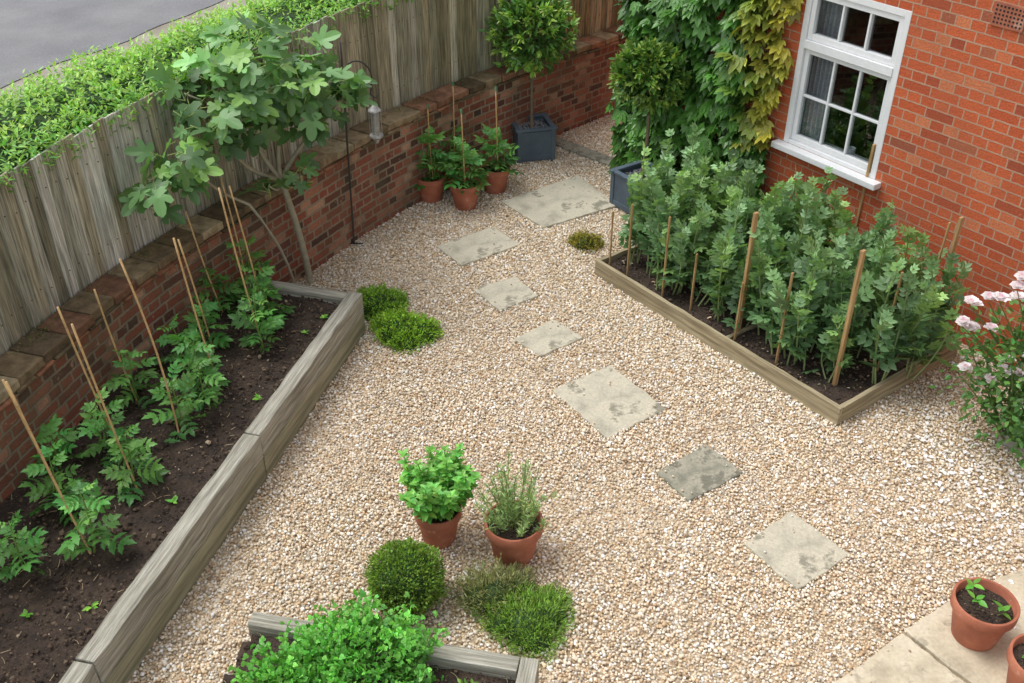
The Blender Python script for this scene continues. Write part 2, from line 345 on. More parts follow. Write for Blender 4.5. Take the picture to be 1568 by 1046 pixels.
# ------------------------------------------------------------ hedge
def hedge():
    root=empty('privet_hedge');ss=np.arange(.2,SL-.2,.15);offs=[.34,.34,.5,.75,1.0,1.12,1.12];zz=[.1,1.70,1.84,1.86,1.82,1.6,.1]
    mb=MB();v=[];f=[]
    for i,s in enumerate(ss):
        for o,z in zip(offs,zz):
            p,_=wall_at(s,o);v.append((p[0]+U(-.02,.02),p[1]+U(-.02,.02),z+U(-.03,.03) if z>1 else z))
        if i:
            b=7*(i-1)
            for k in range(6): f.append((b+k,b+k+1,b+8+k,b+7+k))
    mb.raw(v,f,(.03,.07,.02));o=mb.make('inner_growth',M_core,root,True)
    mb=MB();NS=4600;s=U(2.0,SL-1.5,NS);off=U(.24,1.18,NS);P,t=wall_at(s,0)
    P=P+np.column_stack([-t[:,1],t[:,0]])*off[:,None]
    lump=np.array([mnoise.noise(Vector((x*1.7,y*1.7,0))) for x,y in P])
    h=1.82+.08*lump-.12*((off-.7)/.45)**2
    nl=9;L=U(.06,.16,NS)*(1+.5*lump)
    lean=rng.normal(0,.25,(NS,2))+np.column_stack([-t[:,1],t[:,0]])*((off-.68)*.6)[:,None]
    for k in range(nl):
        fr=(k+.5)/nl;pos=np.column_stack([P+lean*(L*fr)[:,None],h+L*fr]);az=U(0,6.28,NS);el=.1+.8*fr+rng.normal(0,.25,NS)
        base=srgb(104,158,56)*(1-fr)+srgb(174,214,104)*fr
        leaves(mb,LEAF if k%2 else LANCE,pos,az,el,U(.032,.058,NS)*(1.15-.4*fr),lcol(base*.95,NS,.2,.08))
    n=6000;s=U(1,SL-1,n);side=rng.random(n)<.4;off=np.where(side,1.16,U(.20,.34,n));P,t=wall_at(s,0);P=P+np.column_stack([-t[:,1],t[:,0]])*off[:,None]
    z=np.where(side,U(.2,1.8,n),U(1.78,1.95,n));az=np.arctan2(t[:,0],-t[:,1])+np.where(side,0,math.pi)+rng.normal(0,.7,n)
    leaves(mb,LANCE,np.column_stack([P,z]),az,rng.normal(.1,.5,n),U(.035,.055,n),lcol(srgb(112,168,64)*.9,n))
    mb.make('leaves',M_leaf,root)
hedge()
# ------------------------------------------------------------ ground, gravel, road
sheet('ground',[(-300,-300),(300,-300),(300,300),(-300,300)],-.03,M_ground)
wl,_=wall_at(np.arange(0,SL,.3),.05)
sheet('verge',[(-9,-2)]+[tuple(p) for p in wall_at(np.arange(0,SL,.3),1.0)[0]]+[(4,20),(-2,24),(-12,8)],-.015,M_verge)
dv=np.array([.44,.9])/np.hypot(.44,.9);nv=np.array([-dv[1],dv[0]]);c0=np.array([-6.1,11.5])
ed=[c0+dv*a+nv*(.12*mnoise.noise(Vector((a*.8,0,0)))+.03*U(-1,1)) for a in np.arange(-20,25,.25)]
sheet('asphalt_road',[tuple(c0+dv*-60)]+[tuple(p) for p in ed]+[tuple(c0+dv*a+nv*b) for a,b in ((80,0),(80,9),(-60,9))],-.005,M_asph)
GP=[tuple(p) for p in wl]+[(4.2,12.0),(1.3,9.1),(5.4,3.3),(5.4,-1),(-3.75,-1)]
sheet('gravel_ground',GP,0,M_gravel)
STONES=[([(0.28,5.51),(0.62,4.99),(1.04,5.30),(0.71,5.81)],0),([(0.90,4.66),(1.07,4.41),(1.45,4.66),(1.25,4.94)],1),([(1.33,4.06),(1.56,3.71),(1.92,3.97),(1.66,4.32)],0),
([(0.01,6.14),(0.21,5.92),(0.54,6.16),(0.32,6.41)],0),([(-0.32,6.86),(-0.10,6.53),(0.21,6.75),(0.03,7.05)],0),([(-0.66,7.56),(-0.42,7.23),(0.07,7.59),(-0.17,7.92)],0),([(-0.10,8.42),(0.28,7.90),(0.98,8.34),(0.65,8.99)],0),
([(0.50,9.93),(0.40,9.79),(1.18,9.00),(1.29,9.13)],2)]
PATIO=[(1.52,3.06),(1.80,3.26),(2.04,3.43),(2.40,3.67),(2.85,3.86),(3.4,3.95),(4.4,3.9),(4.4,2.2),(1.3,2.2)]
LB=[(-1.10,6.27),(-2.3,6.62),(-3.6,3),(-3.6,1.8),(-2.16,1.8),(-1.94,2.98),(-1.51,4.68)]
RB=[(0.68,7.10),(2.15,5.13),(3.24,5.93),(1.77,7.91)]
MBD=[(-1.35,3.37),(.13,3.07),(-.03,2.2),(-1.6,2.3)]
PPAL=[srgb(232,218,195),srgb(240,233,219),srgb(224,203,170),srgb(206,176,139),srgb(190,178,160),srgb(250,247,241),srgb(168,144,118),srgb(230,210,184)]
def scatter_gravel():
    P=grid(-2.0,4.0,2.7,11.6,.0165);reg=[tuple(p) for p in WP if p[1]>6.3]+[(3.2,11.5),(1.27,9.05),(4.3,4.74),(4.2,2.7),(-2.0,2.7),(-1.98,3.0),(-1.5,4.7),(-1.1,6.3)]
    k=inpoly(P,reg)
    for poly in [s[0] for s in STONES]+[PATIO,RB,MBD,LB]:
        c=np.mean(poly,axis=0);q=[tuple(c+(np.array(p)-c)*.96) for p in poly];k&=~inpoly(P,q)
    P=P[k];N=len(P);rad=np.clip(np.exp(rng.normal(math.log(.0094),.27,N)),.005,.017)
    lo=np.array([mnoise.noise(Vector((x*1.5,y*1.5,0)))+.6*mnoise.noise(Vector((x*5,y*5,3))) for x,y in P])
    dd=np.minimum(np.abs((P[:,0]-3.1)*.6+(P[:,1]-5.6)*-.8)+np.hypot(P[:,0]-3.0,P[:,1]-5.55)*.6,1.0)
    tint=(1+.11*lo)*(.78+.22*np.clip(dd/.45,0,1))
    z=U(.002,.014,N)+.007*lo
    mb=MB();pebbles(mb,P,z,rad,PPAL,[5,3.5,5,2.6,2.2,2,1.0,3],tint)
    for poly,kk in STONES+[(PATIO,0)]:
        M=14 if kk<2 else 30;c=np.mean(poly,axis=0);Q=np.array(poly)[rng.integers(0,len(poly),M)]*.75+np.array(poly)[rng.integers(0,len(poly),M)]*.25;Q=Q+(c-Q)*U(0,.25,(M,1));Q=Q[Q[:,1]>2.9]
        if len(Q): pebbles(mb,Q,np.full(len(Q),.03),U(.004,.009,len(Q)),PPAL,[1]*8)
    mb.make('gravel_pebbles',M_pebble,None,True);return N
print('pebbles',scatter_gravel())
def slab(name,poly,z0,z1,mat,parent=None,jit=.008):
    pts=[];n=len(poly)
    for i in range(n):
        a=np.array(poly[i]);b=np.array(poly[(i+1)%n]);m=max(2,int(np.linalg.norm(b-a)/.05))
        for k in range(m): pts.append(a+(b-a)*k/m+rng.normal(0,jit*.5,2))
    N=len(pts);c=np.mean(pts,axis=0)
    v=[(*p,z0) for p in pts]+[(*p,z1) for p in pts];f=[tuple(range(N,2*N))]+[(i,(i+1)%N,N+(i+1)%N,N+i) for i in range(N)]
    me=bpy.data.meshes.new(name);me.from_pydata([(x-c[0],y-c[1],z) for x,y,z in v],[],f);me.materials.append(mat)
    o=bpy.data.objects.new(name,me);o.location=(c[0],c[1],0);link(o,parent);m=o.modifiers.new('b','BEVEL');m.width=.006;m.segments=2;m.limit_method='ANGLE';m.angle_limit=math.radians(50);return o
for i,(poly,k) in enumerate(STONES):
    z=.020+.001*i
    if k<2: slab('stepping_stone',poly,-.03,z,(M_stone,M_stoneB)[k])
    else: slab('stone_path_edging',poly,-.03,.03,M_stoneB)
root=empty('stone_patio')
slab('flag_1',[(1.52,3.06),(1.80,3.25),(2.03,3.42),(2.42,2.85),(2.7,2.2),(1.3,2.2)],-.03,.025,M_patio,root)
slab('flag_2',[(2.05,3.43),(2.40,3.67),(2.85,3.86),(3.0,3.0),(2.44,2.87)],-.03,.028,M_patio,root)
slab('flag_3',[(2.46,2.84),(3.0,2.97),(3.2,2.2),(2.73,2.2)],-.03,.025,M_patio,root)
slab('flag_4',[(2.88,3.87),(3.4,3.95),(4.4,3.9),(4.4,2.2),(3.22,2.2),(3.03,3.0)],-.03,.025,M_patio,root)
# ------------------------------------------------------------ soil
def soil(name,poly,z,parent,n=3000):
    x0,y0=np.min(poly,axis=0);x1,y1=np.max(poly,axis=0)
    sp=.04;nx=int((x1-x0)/sp)+2;ny=int((y1-y0)/sp)+2
    v=[];f=[]
    for j in range(ny):
        for i in range(nx):
            x=x0+i*sp;y=y0+j*sp;v.append((x,y,z+.022*mnoise.noise(Vector((x*6,y*6,1)))+.014*mnoise.noise(Vector((x*20,y*20,1)))))
    C=np.array([(x0+(i+.5)*sp,y0+(j+.5)*sp) for j in range(ny-1) for i in range(nx-1)]);ins=inpoly(C,poly);k=0
    for j in range(ny-1):
        for i in range(nx-1):
            if ins[k]: f.append((j*nx+i,j*nx+i+1,(j+1)*nx+i+1,(j+1)*nx+i))
            k+=1
    me=bpy.data.meshes.new(name);me.from_pydata(v,[],f);me.materials.append(M_soil)
    for p in me.polygons: p.use_smooth=True
    link(bpy.data.objects.new('soil',me),parent)
    P=np.column_stack([U(x0,x1,n*2),U(y0,y1,n*2)]);P=P[inpoly(P,poly)];N=len(P);mb=MB()
    pebbles(mb,P,np.full(N,z+.005)+U(-.006,.012,N),np.clip(np.exp(rng.normal(math.log(.0062),.5,N)),.002,.02),[srgb(62,50,42),srgb(88,72,58),srgb(112,96,78),srgb(176,158,132)],[5,5,2,.35])
    M=n//25;Q=np.column_stack([U(x0,x1,M),U(y0,y1,M)]);Q=Q[inpoly(Q,poly)]
    for q in Q:
        a=U(0,3.14);L=U(.01,.03);mb.tube([(q[0]-L*math.cos(a),q[1]-L*math.sin(a),z+.014),(q[0],q[1],z+.018),(q[0]+L*math.cos(a+.3),q[1]+L*math.sin(a+.3),z+.014)],.0015,srgb(186,164,128),3)
    mb.make('soil_crumbs',M_soilcrumb,parent)
lb=empty('raised_vegetable_bed')
edge=[(-2.17,1.9),(-1.945,2.98),(-1.52,4.63),(-1.105,6.27)]
for i in range(3):
    a=np.array(edge[i]);b=np.array(edge[i+1]);d=(b-a)/np.linalg.norm(b-a)
    beam('lower_sleeper',a+d*.004,b-d*.004,.10,.17,0,M_sleeperface,lb);beam('upper_sleeper',a+d*.004,b-d*.004,.105,.17,.174,M_sleeper,lb,jit=.005)
beam('lower_end_sleeper',(-1.21,6.29),(-2.16,6.56),.09,.17,0,M_sleeperface,lb);beam('upper_end_sleeper',(-1.21,6.285),(-2.16,6.56),.09,.17,.173,M_sleeper,lb)
soil('soil',[(-1.16,6.2),(-2.1,6.5),(-2.45,5.75),(-2.7,5.0),(-2.95,4.0),(-3.3,2.6),(-3.5,1.9),(-2.22,1.9),(-2.0,2.98),(-1.57,4.63)],.285,lb,10000)
rb=empty('bean_bed');A,B,Cc,D=[np.array(p) for p in RB]
beam('front_board',B,A,.035,.15,0,M_board,rb,-1,.004);beam('side_board',Cc,B+(.03,.022),.035,.15,0,M_board,rb,-1,.004)
beam('back_board',D,Cc,.035,.15,0,M_board,rb,-1,.004);beam('far_board',A+(.03,.022),D,.035,.15,0,M_board,rb,-1,.004)
mid=A*.42+B*.58;midd=D*.42+Cc*.58;beam('divider',mid+(.04,.03),midd,.03,.13,0,M_board,rb,1,.004)
soil('soil',[tuple(np.mean(RB,axis=0)+(np.array(p)-np.mean(RB,axis=0))*.97) for p in RB],.10,rb,5000)
q=MB();N=160;t=U(0.05,.97,N);s_=U(.1,.95,N);P=A[None]+(B-A)[None]*t[:,None]+(D-A)[None]*s_[:,None]
q.add(LEAF,basis(azel(U(0,6.28,N),rng.normal(0,.2,N)),np.array([0,0,1.])+rng.normal(0,.3,(N,3))),U(.02,.045,N),np.column_stack([P,np.full(N,.125)]),lcol(srgb(196,184,150),N,.25));q.make('fallen_bean_leaves',M_petal,rb)
mb_=empty('herb_bed')
beam('end_sleeper',(.04,3.09),(-1.3,3.37),.085,.25,0,M_sleeper,mb_);beam('side_sleeper',(-.02,2.2),(.13,3.07),.09,.26,0,M_sleeper,mb_)
soil('soil',[(.06,3.03),(-1.3,3.33),(-1.5,2.3),(-.06,2.2)],.18,mb_,1500)
# ------------------------------------------------------------ plants
def stem_curve(b,t,n=7,wob=.02):
    b=np.array(b,float);t=np.array(t,float);w=rng.normal(0,wob,3)
    return np.array([b+(t-b)*k/(n-1)+w*math.sin(math.pi*k/(n-1)) for k in range(n)])
def at(c,f):
    i=f*(len(c)-1);k=np.minimum(i.astype(int),len(c)-2);return c[k]+(c[k+1]-c[k])*(i-k)[:,None]
def tomato(mb,x,y,z,h,n=17,L=.2):
    c=stem_curve((x,y,z),(x+U(-.04,.04),y+U(-.04,.04),z+h));mb.tube(c,np.linspace(.007,.003,7),srgb(120,150,76))
    f=np.linspace(.1,1,n);pos=at(c,f);az=np.arange(n)*2.4+U(0,6)
    el=.6*f+rng.normal(.1,.25,n);col=lcol(srgb(98,154,74)*.92,n,.22)*(.7+.5*f[:,None]);leaves(mb,TOMATO,pos,az,el,L*U(.6,1.2,n)*(1.1-.5*f**2),col,.28)
def cane(b,t,name='bamboo_cane',parent=None,r=.005,cap=None):
    mb=MB();c=stem_curve(b,t,9,.008);mb.tube(c,r,srgb(206,170,118))
    for k in range(1,8): 
        d=(c[k+1]-c[k])*.012;mb.tube([c[k]-d,c[k]+d],r*1.25,srgb(160,120,76))
    if cap: mb.tube([c[-1]-(0,0,.015),c[-1]+(0,0,.02)],.011,srgb(60,110,70))
    return mb.make(name,M_cane,parent,True)
TC=[(-2.25,3.72,1.41),(-2.5,4.06,1.17),(-2.37,4.57,1.28),(-2.16,4.22,1.4),(-2.05,4.69,1.51),(-2.06,5.59,1.14),(-1.94,5.22,1.35),(-2.12,6.10,1.08),(-1.74,5.67,1.46),(-1.98,6.33,1.22),(-1.80,6.03,1.30),(-2.42,5.05,1.1)]
for x,y,h in TC:
    cane((x+.02,y,.25),(x-.06+U(-.05,.03),y-.02,h+.03),r=.006)
    m=MB();tomato(m,x+U(-.03,.05),y+U(-.05,.05),.27,U(.34,.5),20,.185);m.make('tomato_plant',M_leaf)
for x,y in [(-2.55,3.62),(-1.9,4.95),(-1.72,6.0),(-2.65,4.4),(-2.25,5.4)]:
    m=MB();tomato(m,x,y,.27,U(.26,.4),16,.175);m.make('tomato_plant',M_leaf)
for x,y in [(-2.1,3.35),(-1.62,5.05),(-1.45,5.8),(-2.75,3.1),(-2.4,3.3),(-1.9,4.1),(-1.35,6.0)]:
    m=MB();n=6;leaves(m,LEAF,np.tile([x,y,.30],(n,1)),U(0,6.28,n),U(.2,.7,n),U(.03,.05,n),lcol(srgb(120,180,66),n));m.make('weed_seedling',M_leaf)
def beans():
    m=MB();u=(B-A)/np.linalg.norm(B-A);w=np.array([-u[1],u[0]])*1.0
    Lx=np.linalg.norm(B-A)
    for a in np.arange(.16,Lx-.08,.2):
        for b in (.24,.5,.78,1.04):
            if rng.random()<.06: continue
            p=A+u*(a+U(-.06,.06))+w*(b+U(-.05,.05));H=(.70+.14*math.sin(b*2)+U(-.14,.18))
            if a>Lx-.4 and b<.4: H=.5
            for s in range(4):
                q=p+rng.normal(0,.035,2);hh=H*U(.6,1.1);c=stem_curve((*q,.1),(q[0]+rng.normal(0,.09),q[1]+rng.normal(0,.09),.1+hh),7,.03)
                m.tube(c,np.linspace(.007,.004,7),srgb(146,164,110),4);n=int(hh/.043);f=np.linspace(.22,1,n)
                base=(srgb(86,124,80)[None]*(1-f[:,None])*.8+srgb(132,170,116)[None]*f[:,None])
                if rng.random()<.3: base=base*np.array([1.14,1.08,.8])
                if rng.random()<.2: base=base*.72
                leaves(m,BEANC,at(c,f),np.arange(n)*2.2+U(0,6),.3+.7*f+rng.normal(0,.35,n),U(.10,.15,n)*(1.05-.4*f**3),base*np.exp(rng.normal(0,.24,(n,1)))*.95,.45)
    return m.make('broad_bean_plants',M_leaf)
beans()
def stake(x,y,h,w=.03,lean=(0,0)):
    m=MB();m.raw([(sx*w/2+(lean[0] if z else 0),sy*w/2*.7+(lean[1] if z else 0),z) for z in (0,h) for sx,sy in ((-1,-1),(1,-1),(1,1),(-1,1))],[(0,3,2,1),(4,5,6,7),(0,1,5,4),(1,2,6,5),(2,3,7,6),(3,0,4,7)],(.5,.5,.5))
    o=m.make('wooden_stake',M_stake);o.location=(x,y,0);o.rotation_euler=(0,0,.6);b=o.modifiers.new('b','BEVEL');b.width=.003
for a in [(1.66,6.08,1.10,.035),(2.21,5.46,1.16,.035,(-.02,.0)),(3.0,5.94,1.12,.032,(.03,.02)),(2.93,5.99,1.06,.018,(.04,.0)),(.93,6.93,.74,.018),(1.17,6.60,.80,.018),(1.36,6.40,.6,.018),(1.86,5.70,.85,.02),(2.72,7.0,1.2,.03),(1.62,5.99,.6,.018),(.80,7.08,.6,.016),(2.55,5.62,.9,.02)]: stake(*a)

def lathe(prof,seg=40):
    v=[];f=[]
    for r,z in prof:
        for j in range(seg):
            t=2*math.pi*j/seg;v.append((r*math.cos(t),r*math.sin(t),z))
    n=len(prof)
    for i in range(n-1):
        for j in range(seg): f.append((i*seg+j,i*seg+(j+1)%seg,(i+1)*seg+(j+1)%seg,(i+1)*seg+j))
    return v,f
def pot(parent,R,H,fill=.8):
    r0=R*.68;prof=[(0.001,.0),(r0*.96,0),(r0,.006),(R*.9,H*.76),(R*.985,H*.775),(R,H*.79),(R,H*.985),(R*.985,H),(R*.92,H),(R*.9,H*.985),(R*.86,H*.7),(R*.7,H*.3)]
    v,f=lathe(prof);me=bpy.data.meshes.new('pot');me.from_pydata(v,[],f);me.materials.append(M_terra)
    for p in me.polygons: p.use_smooth=True
    o=link(bpy.data.objects.new('pot',me),parent);m=o.modifiers.new('e','EDGE_SPLIT');m.split_angle=math.radians(40)
    m=MB();z=H*fill;n=24;v=[(0,0,z+.006)];f=[]
    for k in (1,2,3):
        for j in range(n):
            t=6.283*j/n;v.append((R*.88*k/3*math.cos(t),R*.88*k/3*math.sin(t),z+U(-.004,.006)))
    for j in range(n):
        f.append((0,1+j,1+(j+1)%n))
        for k in (0,1): f.append((1+k*n+j,1+(k+1)*n+j,1+(k+1)*n+(j+1)%n,1+k*n+(j+1)%n))
    m.raw(v,f,(.05,.04,.03));m.make('compost',M_soil,parent,True)
    q=MB();N=260;rr=R*.85*np.sqrt(U(0,1,N));t=U(0,6.28,N);pebbles(q,np.column_stack([rr*np.cos(t),rr*np.sin(t)]),np.full(N,z+.004),U(.003,.008,N),[srgb(60,48,40),srgb(86,70,58),srgb(130,112,92)],[5,5,1]);q.make('compost_crumbs',M_soilcrumb,parent)
for x,y in [(-.76,8.50),(-.43,8.35),(-.16,8.70),(-.55,8.78)]:
    e=empty('potted_tomato_plant',(x,y,0),U(0,6));pot(e,.145,.25);m=MB();tomato(m,0,0,.2,U(.34,.44),22,.23);tomato(m,.03,.03,.2,U(.26,.34),12,.2);m.make('tomato',M_leaf,e)
    cane((.02,.02,.2),(.02,.0,U(.90,1.02)),'cane',e,.006,True)
e=empty('potted_basil',(-.42,4.11,0));pot(e,.135,.25)
def bush(m,c,r,N,t,size,base,inner=.35,upw=.3,clump=.18,v=.2,top=1.25,low=-1,shade=.45):
    """leaves through an uneven ellipsoidal crown"""
    d=norm(rng.normal(size=(N,3)));d=d[d[:,2]>low];N=len(d)
    k=1+clump*np.array([mnoise.noise(Vector(x*2.6)+Vector(c)*3)*1.4+mnoise.noise(Vector(x*6)+Vector(c)) for x in d])
    rr=(inner+(1-inner)*rng.random(N)**.45)*k
    pos=np.array(c)[None]+d*np.array(r)[None]*rr[:,None];dd=norm(d+rng.normal(0,.5,(N,3))+np.array([0,0,upw]));n=norm(d*.6+rng.normal(0,.45,(N,3))+np.array([0,0,.6]))
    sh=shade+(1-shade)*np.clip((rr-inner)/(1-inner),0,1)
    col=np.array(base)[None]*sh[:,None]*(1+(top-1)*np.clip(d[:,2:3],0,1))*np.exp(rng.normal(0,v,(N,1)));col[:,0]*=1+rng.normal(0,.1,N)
    m.add(t,basis(dd,n),np.array(size[0]+(size[1]-size[0])*rng.random(N)),pos,np.clip(col,0,1))
m=MB()
BASL=ovate(.66,fold=.16,droop=.3)
for k in range(42):
    a=U(0,6.28);r=.23*math.sqrt(U(0.02,1));h=U(.44,.60)-.25*r;c=stem_curve((0.25*r*math.cos(a),.25*r*math.sin(a),.2),(r*math.cos(a),r*math.sin(a),h));m.tube(c,.003,srgb(120,160,70),4)
    for lv in range(6):
        f=.35+.65*lv/5;p=at(c,np.array([f]))[0];n=4;az=np.arange(n)*1.571+lv*.78+U(0,.4);leaves(m,BASL,np.tile(p,(n,1)),az,np.full(n,.15+.5*(lv/5))+U(-.2,.2,n),U(.05,.072,n)*(1.1-.4*lv/5),lcol(srgb(122,182,84)*(.75+.3*lv/5),n,.2),.25)
m.make('basil',M_leaf,e)
e=empty('potted_rosemary',(.01,3.99,0));pot(e,.165,.27);m=MB()
for k in range(50):
    a=U(0,6.28);r=U(.06,.26);h=U(.34,.64);c=stem_curve((.3*r*math.cos(a),.3*r*math.sin(a),.2),(r*.85*math.cos(a)+U(-.03,.03),r*.85*math.sin(a),h));m.tube(c,.0022,srgb(136,146,96),4)
    n=46;f=U(.2,1,n);leaves(m,NEEDLE,at(c,f),U(0,6.28,n),U(.2,1.1,n),U(.025,.048,n),lcol(srgb(142,170,104),n,.25))
m.make('rosemary',M_leaf,e)
for nm,x,y,R in (('potted_seedling',2.39,3.40,.16),('potted_seedling',2.53,3.05,.155)):
    e=empty(nm,(x,y,.028));pot(e,R,.26);m=MB()
    for k in range(3):
        a=U(0,6.28);c=stem_curve((.04*math.cos(a),.04*math.sin(a),.2),(.09*math.cos(a),.09*math.sin(a),.29+U(0,.05)));m.tube(c,.0025,srgb(120,150,80),4)
        n=4;leaves(m,LEAF,at(c,np.linspace(.7,1,n)),np.arange(n)*1.6+a,U(.0,.5,n),U(.05,.07,n),lcol(srgb(110,170,66),n))
    m.make('seedling',M_leaf,e)
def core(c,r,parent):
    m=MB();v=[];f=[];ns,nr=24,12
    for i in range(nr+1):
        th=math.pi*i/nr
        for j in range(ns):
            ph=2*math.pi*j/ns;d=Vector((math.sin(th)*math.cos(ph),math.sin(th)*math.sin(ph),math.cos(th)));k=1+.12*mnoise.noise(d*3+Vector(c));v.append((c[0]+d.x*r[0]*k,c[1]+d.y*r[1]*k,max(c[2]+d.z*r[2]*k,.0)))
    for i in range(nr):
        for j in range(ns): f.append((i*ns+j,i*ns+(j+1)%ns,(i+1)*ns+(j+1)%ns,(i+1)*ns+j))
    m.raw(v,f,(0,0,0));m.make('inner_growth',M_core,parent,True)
def mound(name,x,y,r,h,N,col,size=(.014,.026),t=SMALL,clump=.25,zc=0,low=-.05,v=.28,cs=.8,rx=1.0,parts=None):
    e=empty(name,(x,y,0));m=MB()
    for (ox,oy,k) in (parts or [(0,0,1)]):
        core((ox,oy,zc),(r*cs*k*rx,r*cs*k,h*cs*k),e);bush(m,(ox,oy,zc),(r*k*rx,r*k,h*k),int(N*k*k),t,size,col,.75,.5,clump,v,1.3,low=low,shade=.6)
    m.make('foliage',M_leaf,e)
mound('thyme_mound',-1.03,6.58,.2,.15,6000,srgb(124,160,60),clump=.3,parts=[(0,0,1),(.08,-.1,.6),(-.1,.1,.6),(.1,.08,.55)])
mound('thyme_mound',-.80,6.22,.2,.16,7000,srgb(136,172,62),clump=.3,parts=[(-.04,0,1),(.13,.0,.7),(.02,-.12,.6),(-.12,.1,.6)])
mound('thyme_mound',.64,7.60,.12,.10,2500,srgb(142,136,60),clump=.35,parts=[(0,0,1),(.07,.02,.7),(-.06,.03,.7)])
mound('box_ball',-.56,3.63,.195,.195,9500,srgb(112,142,56),(.013,.024),SMALL,.15,.2,-1)
mound('heather_mound',-.08,3.66,.17,.15,4500,srgb(134,138,92),(.02,.045),NEEDLE,.5,cs=.7,parts=[(0,0,1),(-.1,.0,.7),(.1,.06,.7)])
mound('heather_mound',.08,3.47,.18,.13,7000,srgb(126,160,70),(.015,.035),NEEDLE,.4,cs=.75,parts=[(0,0,1),(.1,.06,.8),(-.12,.04,.75),(.04,-.08,.7),(.14,.16,.55),(-.02,.14,.7)])
m=MB()
for k in range(60):
    a=U(0,6.28);r=U(.02,.22);c=stem_curve((-.7+.4*r*math.cos(a),3.0+.4*r*math.sin(a),.2),(-.7+1.3*r*math.cos(a),3.0+r*math.sin(a),U(.35,.5)));m.tube(c,.002,srgb(120,160,80),4)
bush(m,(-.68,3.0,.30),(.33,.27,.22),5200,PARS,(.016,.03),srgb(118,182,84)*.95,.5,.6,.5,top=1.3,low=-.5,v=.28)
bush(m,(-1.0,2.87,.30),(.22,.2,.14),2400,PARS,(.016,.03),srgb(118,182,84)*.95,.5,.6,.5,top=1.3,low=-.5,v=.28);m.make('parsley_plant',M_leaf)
m=MB();bush(m,(-.2,2.93,.22),(.05,.04,.05),25,LEAF,(.03,.045),srgb(110,160,60),.3);m.make('herb_seedling',M_leaf)
def bay(x,y,zc,rx,rz,rot,dark=1.0):
    e=empty('potted_bay_tree',(x,y,0));pl=empty('planter');pl.parent=e;pl.rotation_euler=(0,0,rot);s=.38;h=.34
    it=[((0,s/2-.012,h/2+.02),(s-.06,.02,h-.06)),((0,-s/2+.012,h/2+.02),(s-.06,.02,h-.06)),((s/2-.012,0,h/2+.02),(.02,s-.06,h-.06)),((-s/2+.012,0,h/2+.02),(.02,s-.06,h-.06))]
    for a in (-1,1):
        for b in (-1,1): it.append(((a*(s/2-.015),b*(s/2-.015),h/2),(.045,.045,h)))
    for b in (-1,1):
        it.append(((0,b*(s/2-.012),.05),(s-.078,.032,.05)));it.append(((b*(s/2-.012),0,.05),(.032,s-.078,.05)))
        it.append(((0,b*(s/2-.01),h+.011),(s+.05,.05,.022)));it.append(((b*(s/2-.01),0,h+.0105),(.05,s-.072,.021)))
    boxes('box',it,M_planter,pl,.003)
    boxes('compost',[((0,0,h-.05),(s-.05,s-.05,.02))],M_soil,pl,0)
    P=np.column_stack([U(-.16,.16,700),U(-.16,.16,700)]);q=MB();pebbles(q,P,np.full(700,h-.035),U(.005,.011,700),[srgb(130,135,140),srgb(160,160,160),srgb(100,104,110)],[1,1,1]);q.make('slate_mulch',M_pebble,pl)
    m=MB();m.tube(stem_curve((0,0,h-.04),(0,0,zc-rz*.5),7,.012),[.018,.017,.016,.016,.015,.014,.014],srgb(122,108,88),8)
    for k in range(16):
        a=U(0,6.28);m.tube(stem_curve((0,0,zc-rz*U(.2,.7)),(rx*.7*math.cos(a),rx*.7*math.sin(a),zc+rz*U(-.5,.7))),[.008,.007,.006,.005,.004,.004,.003],srgb(90,100,60),5)
    m.make('trunk',M_cane,e,True)
    m=MB();L=ovate(.4,fold=.16,droop=.15)
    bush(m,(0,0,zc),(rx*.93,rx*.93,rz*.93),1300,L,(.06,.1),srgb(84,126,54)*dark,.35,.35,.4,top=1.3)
    for k in range(170):
        d=norm(rng.normal(size=3)+[0,0,.25]);p=np.array([0,0,zc])+d*np.array([rx,rx,rz])*U(.8,1.14);n=9
        dd=norm(d[None]*.9+rng.normal(0,.6,(n,3)));m.add(L,basis(dd,norm(rng.normal(size=(n,3))*.7+[0,0,1.])),U(.05,.085,n),np.tile(p,(n,1)),lcol(srgb(152,190,84)*.95*dark*U(.7,1.1),n,.15))
    m.make('crown',M_gloss,e)
bay(.20,9.52,1.29,.36,.35,.25);bay(1.18,8.34,1.27,.27,.27,.6,.75)
